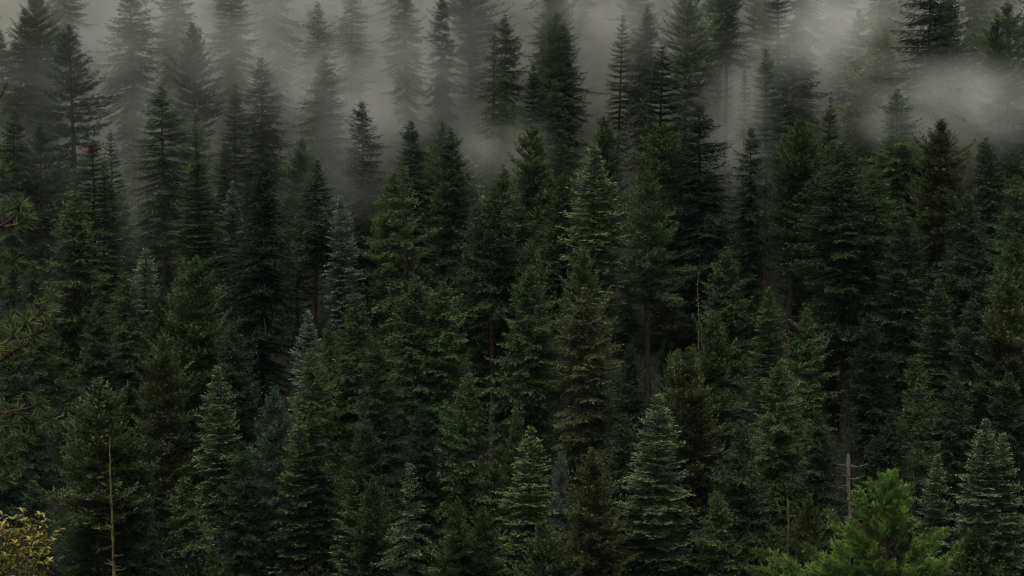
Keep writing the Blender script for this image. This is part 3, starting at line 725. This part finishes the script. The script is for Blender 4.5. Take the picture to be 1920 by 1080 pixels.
def build_pine():
    from mathutils import Vector
    tufts = [tuft_mesh(60 + i) for i in range(4)]
    D0 = 25.0; X0 = -6.9
    gz = float(ground_z(X0, D0))
    root = thing('pine_tree', 'foreground pine whose long-needled boughs reach in at the left edge', 'pine tree', (X0, D0, gz))
    base = Vector((X0, D0, gz))
    T = Geo(); zz = np.linspace(-.6, 22, 12)
    T.tube(np.column_stack([.06 * np.sin(zz * .4), .05 * np.cos(zz * .5), zz]), .30 * (1 - zz / 23.5) ** .8 + .02, 12)
    obj('trunk', T.mesh('foreground_pine_trunk', [bark_material('pine_bark', (.05, .03, .02), (.20, .11, .06))], True), root)
    rng = np.random.default_rng(31)
    r = random.Random(31)
    # each bough: photo points from outside the frame to its end, distance, tufts (px, py, size)
    boughs = [
      ([(-420, 330), (-120, 240), (-25, 215), (2, 180), (12, 158)], 24.6, [(9, 165, .55), (-14, 200, .8)]),
      ([(-420, 420), (-150, 350), (-30, 330), (8, 318)], 25.2, [(6, 322, .9), (-10, 268, .9), (-40, 300, 1)]),
      ([(-420, 560), (-140, 470), (-20, 432), (14, 418), (34, 396), (40, 376)], 24.8, [(36, 382, 1.0), (8, 402, .85), (-14, 380, .9), (-20, 440, 1)]),
      ([(-420, 600), (-140, 490), (-10, 424), (30, 424), (48, 410), (52, 402)], 25.0, [(50, 406, .95), (30, 424, .5)]),
      ([(-420, 660), (-120, 560), (-10, 520), (20, 500), (30, 482)], 25.3, [(28, 487, .95), (2, 512, .95), (-22, 520, 1), (10, 540, .7)]),
      ([(-420, 860), (-160, 720), (-30, 662), (20, 636), (60, 600), (84, 574), (100, 548)], 24.4,
        [(99, 552, .95), (86, 578, 1.0), (68, 590, 1.0), (94, 596, .95), (48, 604, .95), (26, 622, .95), (74, 622, .95), (8, 632, 1), (-10, 650, 1)]),
      ([(-420, 880), (-160, 760), (-30, 690), (10, 672), (34, 652), (60, 634)], 24.6, [(58, 638, .95), (36, 650, 1.0), (14, 660, 1.0), (20, 600, .9), (-4, 610, 1.0), (44, 668, .9), (-14, 680, 1)]),
      ([(-420, 900), (-160, 800), (-30, 780), (20, 772), (60, 764), (76, 752)], 25.4, [(74, 756, 1.0), (66, 790, 1.0), (98, 788, .95), (38, 772, 1.0), (20, 796, .95), (-6, 790, 1), (8, 760, .9)]),
      ([(-420, 960), (-160, 880), (-30, 850), (20, 826), (48, 822)], 25.6, [(46, 824, 1.0), (22, 836, 1.0), (4, 860, 1.0), (-12, 830, 1.0), (30, 870, .8)]),
      ([(-420, 1010), (-160, 930), (-30, 905), (10, 895)], 25.2, [(8, 898, 1.0), (-12, 905, 1)]),
    ]
    for pts, Y, tf in boughs:
        W = np.array([np.array(at(px, py, Y + r.uniform(-.05, .05))) for px, py in pts])
        sub = np.array([X0 + .15, D0, W[0][2] - .25]); W = np.vstack([sub, W]) - np.array(base)
        # smooth the polyline
        q = np.linspace(0, len(W) - 1, 22); C = np.column_stack([np.interp(q, np.arange(len(W)), W[:, i]) for i in range(3)])
        C[1:-1] = (C[:-2] + 2 * C[1:-1] + C[2:]) / 4
        B = Geo(); B.tube(C, np.linspace(.032, .006, 22), 6)
        spots = []
        for px, py, sz in tf:
            tp = np.array(at(px, py, Y + r.uniform(-.22, .22))) - np.array(base)
            i = int(np.argmin(np.linalg.norm(C - tp, axis=1))); j = max(0, i - 2)
            mid = (C[j] + tp) / 2 + np.array([0, 0, -.02])
            if np.linalg.norm(tp - C[i]) > .03: B.tube(np.array([C[j], mid, tp]), [.010, .009, .007], 5)
            d = tp - C[j]; d = d / max(np.linalg.norm(d), 1e-4) + np.array([.35, -.15, .55])
            spots.append((tp, d, sz))
        br = obj('bough', B.mesh('pine_bough', [M_PINE_B], True), root)
        for tp, d, sz in spots:
            t = obj('needle_tuft', tufts[r.randrange(4)], br, tp)
            t.rotation_mode = 'QUATERNION'
            t.rotation_quaternion = Vector(d).to_track_quat('Z', 'Y')
            t.scale = (sz, sz, sz)
build_pine()

# ------------------------------------------------------------------ yellow-leaved oak, bottom left
def leaf_material():
    m, N, L = new_mat('oak_leaf')
    out = N.new('ShaderNodeOutputMaterial')
    oi = N.new('ShaderNodeObjectInfo')
    cr = N.new('ShaderNodeValToRGB'); e = cr.color_ramp.elements
    e[0].position = 0; e[0].color = (.17, .21, .045, 1)
    e[1].position = 1; e[1].color = (.42, .27, .045, 1)
    e.new(.4).color = (.30, .30, .06, 1); e.new(.75).color = (.42, .37, .08, 1)
    L.new(oi.outputs['Random'], cr.inputs[0])
    p = N.new('ShaderNodeBsdfPrincipled'); p.inputs['Roughness'].default_value = .42
    L.new(cr.outputs[0], p.inputs['Base Color'])
    tr = N.new('ShaderNodeBsdfTranslucent'); L.new(cr.outputs[0], tr.inputs['Color'])
    ms = N.new('ShaderNodeMixShader'); ms.inputs[0].default_value = .3
    L.new(p.outputs[0], ms.inputs[1]); L.new(tr.outputs[0], ms.inputs[2]); L.new(ms.outputs[0], out.inputs['Surface'])
    return m

def leaf_mesh(seed, mat):
    rng = np.random.default_rng(seed); k = 7
    s = np.linspace(0, 1, k); half = .013 * np.sin(np.pi * np.clip(s * .93 + .04, 0, 1)) ** .8 * rng.uniform(.9, 1.15)
    y = s * .078; z = .012 * np.sin(s * 2.6) - .02 * s * s
    fold = .35
    Lft = np.column_stack([-half, y, z + half * fold]); Mid = np.column_stack([0 * s, y, z]); Rgt = np.column_stack([half, y, z + half * fold])
    V = np.concatenate([Lft, Mid, Rgt]); f = []
    for i in range(k - 1):
        f.append((i, k + i, k + i + 1, i + 1)); f.append((k + i, 2 * k + i, 2 * k + i + 1, k + i + 1))
    g = Geo(); g.add(V, f); return g.mesh('oak_leaf', [mat], True)

def build_oak():
    from mathutils import Vector, Euler
    lm = leaf_material(); leaves = [leaf_mesh(i, lm) for i in range(3)]
    Y = 20.0; bx, by = -4.75, 20.3; gz = float(ground_z(bx, by))
    root = thing('oak_tree', 'yellow-leaved oak crown poking in at the bottom left corner', 'oak tree', (bx, by, gz))
    base = np.array([bx, by, gz]); bark = bark_material('oak_bark', (.05, .04, .03), (.16, .13, .10), (6, 6, 6))
    top = np.array(at(10, 1160, Y)) - base
    T = Geo(); q = np.linspace(0, 1, 8)[:, None]
    T.tube(np.array([0, 0, -.4]) * (1 - q) + top * q + np.array([.12, 0, 0]) * np.sin(q * 5), np.linspace(.16, .05, 8), 9)
    obj('trunk', T.mesh('oak_trunk', [bark], True), root)
    r = random.Random(77); nl = 0
    ends = [(40, 958, 5), (78, 962, 6), (84, 975, 5), (60, 985, 6), (112, 994, 6), (100, 1012, 6), (76, 1000, 6), (20, 972, 6), (38, 990, 6), (4, 966, 5), (12, 995, 6), (55, 1012, 6), (86, 1028, 6),
            (28, 1018, 6), (8, 1022, 6), (62, 1036, 6), (40, 1042, 6), (18, 1050, 6), (72, 1056, 6), (3, 1066, 6), (50, 1068, 6), (30, 1076, 6), (-14, 985, 5), (-18, 1020, 5), (-15, 1060, 5), (66, 1082, 5), (94, 1052, 4),
            (45, 972, 5), (22, 1000, 5), (70, 1018, 5), (48, 1028, 5), (10, 1040, 5), (34, 1058, 5), (58, 1050, 5), (15, 1080, 5), (5, 985, 5)]
    limbs = [[] for _ in range(7)]
    for i, e in enumerate(ends): limbs[i % 7].append(e)
    for li, grp in enumerate(limbs):
        B = Geo(); pts = []
        hub = np.array(at(10 + 9 * (li - 2), 1095 - 6 * (li % 3), Y + r.uniform(-.25, .25))) - base
        B.tube(np.array([top, (top + hub) / 2 + [0, .03, 0], hub]), [.02, .015, .010], 6)
        for px, py, n in grp:
            e = np.array(at(px, py, Y + r.uniform(-.35, .35))) - base
            m = (hub + e) / 2 + np.array([r.uniform(-.05, .05), r.uniform(-.05, .05), -.03])
            B.tube(np.array([hub, m, e * .6 + m * .4, e]), [.007, .005, .0035, .002], 5)
            pts.append((e, e - m, n))
        br = obj('branch', B.mesh('oak_branch', [bark], True), root)
        for e, d, n in pts:
            dv = Vector(d).normalized()
            for k in range(n + 3):
                o = obj('leaf', leaves[r.randrange(3)], br)
                back = 0.0 if k < n else r.uniform(.02, .09)
                o.location = Vector(e) - dv * (back + r.uniform(0, .03))
                az = k * 2.4 + r.uniform(-.5, .5)
                v = (dv * r.uniform(.0, .7) + Vector((math.cos(az), math.sin(az), r.uniform(-.35, .55)))).normalized()
                qn = v.to_track_quat('Y', 'Z')
                o.rotation_mode = 'QUATERNION'; o.rotation_quaternion = qn
                s = r.uniform(.55, .95); o.scale = (s, s, s); nl += 1
    # the smaller leaves deeper in the crown, too many to tell apart
    G = Geo(); rng = np.random.default_rng(6); k = 1250
    for i in range(k):
        px = rng.uniform(-60, 92); top_y = 986 + 9 * math.sin(px * .55 + 1) + .25 * max(0, px - 40) + 8 * math.sin(px * .2)
        c = np.array(at(px, rng.uniform(top_y, 1100), Y + rng.uniform(-.3, .5))) - base
        d = rng.normal(0, 1, 3); d[2] = abs(d[2]) * .8; d /= np.linalg.norm(d)
        sd = np.cross(d, rng.normal(0, 1, 3)); sd /= np.linalg.norm(sd); l = rng.uniform(.03, .06); w = l * .17
        G.add([c, c + d * l * .35 + sd * w, c + d * l, c + d * l * .35 - sd * w], [(0, 1, 2, 3)], 0, rng.uniform(-.4, 1.2))
    o = obj('inner_foliage', G.mesh('oak_inner_foliage', [foliage_material('oak_inner_leaf', own=(.34, .33, .06), tip_gain=1, tip_tint=(1, 1, 1))]), root)
    o['kind'] = 'stuff'
    return nl
N_LEAF = build_oak()

# ------------------------------------------------------------------ young cedar close to the viewpoint, bottom right
M_SPRAY = foliage_material('fresh_cedar_sprays', own=(.076, .125, .034), tip_gain=3.4, tip_tint=(1.0, .98, .7), transl=.28)  # strong yellowish tip colour paints highlights onto the sprays
def spray_mesh(seed):
    rng = np.random.default_rng(seed); G = Geo(); L = .17
    P, D, U, T_, S_, LL = [], [], [], [], [], []
    n = 8
    for i in range(n):
        s = (i + .6) / n
        for sd in (-1, 1):
            pl = L * .48 * (1 - s) ** .8 * rng.uniform(.75, 1.1) + .014
            a = math.radians(rng.uniform(30, 46)); d = np.array([sd * math.sin(a), math.cos(a), rng.normal(0, .18)])
            o = np.array([0, L * s, .03 * s - .05 * s * s])
            m = max(2, int(pl / .013))
            for k in range(m):
                u = (k + .4) / m * pl
                for s2 in (-1, 1):
                    b = math.radians(rng.uniform(18, 42)) * s2
                    dd = np.array([d[0] * math.cos(b) - d[1] * math.sin(b), d[0] * math.sin(b) + d[1] * math.cos(b), d[2] + rng.normal(0, .22)])
                    P.append(o + d * u); D.append(dd); U.append((rng.normal(0, .5), rng.normal(0, .5), 1)); T_.append(.2 + .8 * u / pl * (0.5 + .5 * s)); S_.append(rng.uniform(.2, .9)); LL.append(rng.uniform(.024, .038))
    G.blades(np.array(P), np.array(D), np.array(U), np.array(LL), .0080, np.array(T_), np.array(S_))
    G.tube([(0, -.03, -.004), (0, L * .5, .006), (0, L * .95, 0)], [.003, .002, .001], 4, m=1)
    return G.mesh('cedar_spray', [M_SPRAY, M_PINE_B])

def build_sapling():
    from mathutils import Vector, Quaternion
    sprays = [spray_mesh(200 + i) for i in range(4)]
    Y = 13.0; tip = np.array(at(1664, 905, Y)); bx = tip[0] - .03
    gz = float(ground_z(bx, Y)); base = np.array([bx, Y, gz]); H = tip[2] - gz
    root = thing('cedar_sapling', 'bright green young cedar close to the viewer at the bottom right', 'cedar tree', tuple(base))
    bark = bark_material('sapling_bark', (.04, .026, .017), (.12, .075, .045), (20, 20, 5))
    T = Geo(); z = np.linspace(-.3, H, 16)
    T.tube(np.column_stack([.03 * (z / H) ** 2 + .01 * np.sin(z * 4), .01 * np.cos(z * 3), z]), .055 * (1 - np.clip(z, 0, H) / H) ** .9 + .004, 8)
    obj('trunk', T.mesh('sapling_trunk', [bark], True), root)
    r = random.Random(123)
    def bough(zd, az, L, elev, ns):
        o = np.array([.03, 0, H - zd]); d = np.array([math.cos(az) * math.cos(elev), math.sin(az) * math.cos(elev), math.sin(elev)])
        s = np.linspace(0, 1, 9)[:, None]
        C = o + d * L * s + np.array([0, 0, 1.]) * L * (-.22 * s + .30 * s * s)
        B = Geo(); B.tube(C, np.linspace(.004 + .010 * L, .002, 9), 6)
        br = obj('bough', B.mesh('sapling_bough', [bark], True), root)
        for k in range(ns):
            f = .22 + .78 * (k + r.uniform(.2, .8)) / ns if k < ns - 1 else 1.0
            p = np.array([np.interp(f, s[:, 0], C[:, i]) for i in range(3)])
            side = (-1, 1)[k % 2] * (0 if f == 1.0 else 1)
            lat = np.array([-d[1], d[0], 0]); v = d * r.uniform(.5, 1) + lat * side * r.uniform(.4, 1.0) + np.array([0, 0, r.uniform(.25, .9)])
            v /= np.linalg.norm(v)
            t = obj('foliage_spray', sprays[r.randrange(4)], br, p)
            t.rotation_mode = 'QUATERNION'
            t.rotation_quaternion = Vector(v).to_track_quat('Y', 'Z') @ Quaternion((0, 1, 0), r.gauss(0, .7))
            sc = r.uniform(.65, 1.05) * min(1, .42 + zd * 2.2); t.scale = (sc, sc, sc)
    # boughs spiral down from the leader and widen
    az = .4; zd = .03
    while zd < .80:
        L = .02 + .50 * zd * r.uniform(.72, 1.12); e = 1.15 - 1.1 * min(1, zd / .6) + r.uniform(-.15, .15)
        bough(zd, az, L, e, max(2, int(2 + L * 14)))
        az += 2.4 + r.uniform(-.35, .35); zd += .017 + .018 * zd
    bough(.40, 3.2, .27, .40, 6); bough(.56, 3.3, .40, .25, 8); bough(.66, 3.1, .56, .2, 9); bough(.60, 3.0, .62, .16, 10); bough(.70, 3.3, .66, .2, 10); bough(.62, -.2, .36, .3, 7)          # side limbs
build_sapling()

# ------------------------------------------------------------------ air: thin even haze, and the mist drifting through the upper slope
def build_haze():
    m, N, L = new_mat('haze_air')
    out = N.new('ShaderNodeOutputMaterial'); v = N.new('ShaderNodeVolumePrincipled')
    v.inputs['Color'].default_value = (.70, .90, 1.0, 1); v.inputs['Density'].default_value = .000011; v.inputs['Anisotropy'].default_value = 0
    L.new(v.outputs[0], out.inputs['Volume'])
    g = Geo(); x, y0, y1, z0, z1 = 720, -100, 1020, -132, 330
    V = [(-x, y0, z0), (x, y0, z0), (x, y1, z0), (-x, y1, z0), (-x, y0, z1), (x, y0, z1), (x, y1, z1), (-x, y1, z1)]
    g.add(V, [(0, 3, 2, 1), (4, 5, 6, 7), (0, 1, 5, 4), (1, 2, 6, 5), (2, 3, 7, 6), (3, 0, 4, 7)])
    o = obj('haze', g.mesh('haze', [m])); o['kind'] = 'stuff'; o['label'] = 'thin even haze in the valley air'
HAZE = True
if HAZE: build_haze()

def build_mist():
    m, N, L = new_mat('mist_air')
    out = N.new('ShaderNodeOutputMaterial'); v = N.new('ShaderNodeVolumePrincipled')
    v.inputs['Color'].default_value = (.99, .985, .91, 1); v.inputs['Anisotropy'].default_value = 0.0
    tc = N.new('ShaderNodeTexCoord'); P = tc.outputs['Object']
    def noise(scale, detail, off):
        mp = N.new('ShaderNodeMapping'); mp.inputs['Location'].default_value = off; mp.inputs['Scale'].default_value = scale
        L.new(P, mp.inputs['Vector'])
        n = N.new('ShaderNodeTexNoise'); n.inputs['Scale'].default_value = 1; n.inputs['Detail'].default_value = detail; n.inputs['Roughness'].default_value = .60; n.inputs['Distortion'].default_value = .15 if detail > 2 else 0
        L.new(mp.outputs[0], n.inputs['Vector']); return n.outputs['Fac']
    big = noise((.020, .016, .026), 2, (3, 1, 7))
    fine = noise((.060, .05, .085), 4, (1, 9, 2))
    sx = N.new('ShaderNodeSeparateXYZ'); L.new(P, sx.inputs[0])
    # bank: thickens up the slope; it reaches further down on the left
    lean = N.new('ShaderNodeMapRange'); lean.interpolation_type = 'SMOOTHSTEP'
    for i, q in enumerate((-70, 10, 414, 442)): lean.inputs[1 + i].default_value = q
    L.new(sx.outputs[0], lean.inputs[0])
    q = math_node(N, L, 'SUBTRACT', sx.outputs[1], lean.outputs[0])
    q = math_node(N, L, 'ADD', q, math_node(N, L, 'MULTIPLY_ADD', big, 44, -22))
    ramp = N.new('ShaderNodeMapRange'); ramp.interpolation_type = 'SMOOTHSTEP'
    for i, k in enumerate((-8, 70, 0, .030)): ramp.inputs[1 + i].default_value = k
    L.new(q, ramp.inputs[0])
    veil = N.new('ShaderNodeMapRange'); veil.interpolation_type = 'SMOOTHSTEP'
    for i, k in enumerate((-62, 30, 0, .0036)): veil.inputs[1 + i].default_value = k
    L.new(q, veil.inputs[0])
    tot = math_node(N, L, 'ADD', ramp.outputs[0], veil.outputs[0])
    # drifting wisps: centre, radii, density
    for (px, py, Y, rx, ry, rz, dn) in WISPS:
        c = at(px, py, Y)
        sb = N.new('ShaderNodeVectorMath'); sb.operation = 'SUBTRACT'; L.new(P, sb.inputs[0]); sb.inputs[1].default_value = c
        dv = N.new('ShaderNodeVectorMath'); dv.operation = 'DIVIDE'; L.new(sb.outputs[0], dv.inputs[0]); dv.inputs[1].default_value = (rx, ry, rz)
        ln = N.new('ShaderNodeVectorMath'); ln.operation = 'LENGTH'; L.new(dv.outputs[0], ln.inputs[0])
        w = N.new('ShaderNodeMapRange'); w.interpolation_type = 'SMOOTHSTEP'
        for i, k in enumerate((0.0, 1.0, dn, 0.0)): w.inputs[1 + i].default_value = k
        L.new(ln.outputs['Value'], w.inputs[0])
        tot = math_node(N, L, 'ADD', tot, w.outputs[0])
    fm = N.new('ShaderNodeMapRange')
    for i, k in enumerate((.38, .64, .05, 2.0)): fm.inputs[1 + i].default_value = k
    L.new(fine, fm.inputs[0])
    L.new(math_node(N, L, 'MULTIPLY', tot, fm.outputs[0]), v.inputs['Density'])
    L.new(v.outputs[0], out.inputs['Volume'])
    # closed slab of air lying along the hillside
    g = Geo(); x = 150
    y0, y1 = 338, 540
    b0, b1 = -220 + SLOPE * y0 - 6, -220 + SLOPE * y1 - 6
    V = [(-x, y0, b0), (x, y0, b0), (x, y1, b1), (-x, y1, b1), (-x, y0, b0 + 78), (x, y0, b0 + 78), (x, y1, b1 + 66), (-x, y1, b1 + 66)]
    g.add(V, [(0, 3, 2, 1), (4, 5, 6, 7), (0, 1, 5, 4), (1, 2, 6, 5), (2, 3, 7, 6), (3, 0, 4, 7)])
    o = obj('mist', g.mesh('mist', [m])); o['kind'] = 'stuff'; o['label'] = 'pale mist drifting between the trees of the upper slope'
WISPS = [
    (700, 180, 400, 26, 14, 16, .022),
    (560, 60, 406, 36, 16, 18, .015),
    (930, 280, 388, 12, 8, 9, .030),
    (1562, 80, 402, 18, 12, 15, .050),
    (1795, 205, 390, 26, 11, 11, .050),
    (1385, 290, 390, 9, 10, 20, .030),
    (640, 330, 380, 14, 9, 12, .014),
    (240, 130, 412, 22, 12, 16, .012),
    (1140, 30, 420, 18, 10, 14, .018),
]
build_mist()
print('TRIS', TRI, 'trees', len(PLACED), N_FILL, 'leaves', N_LEAF)
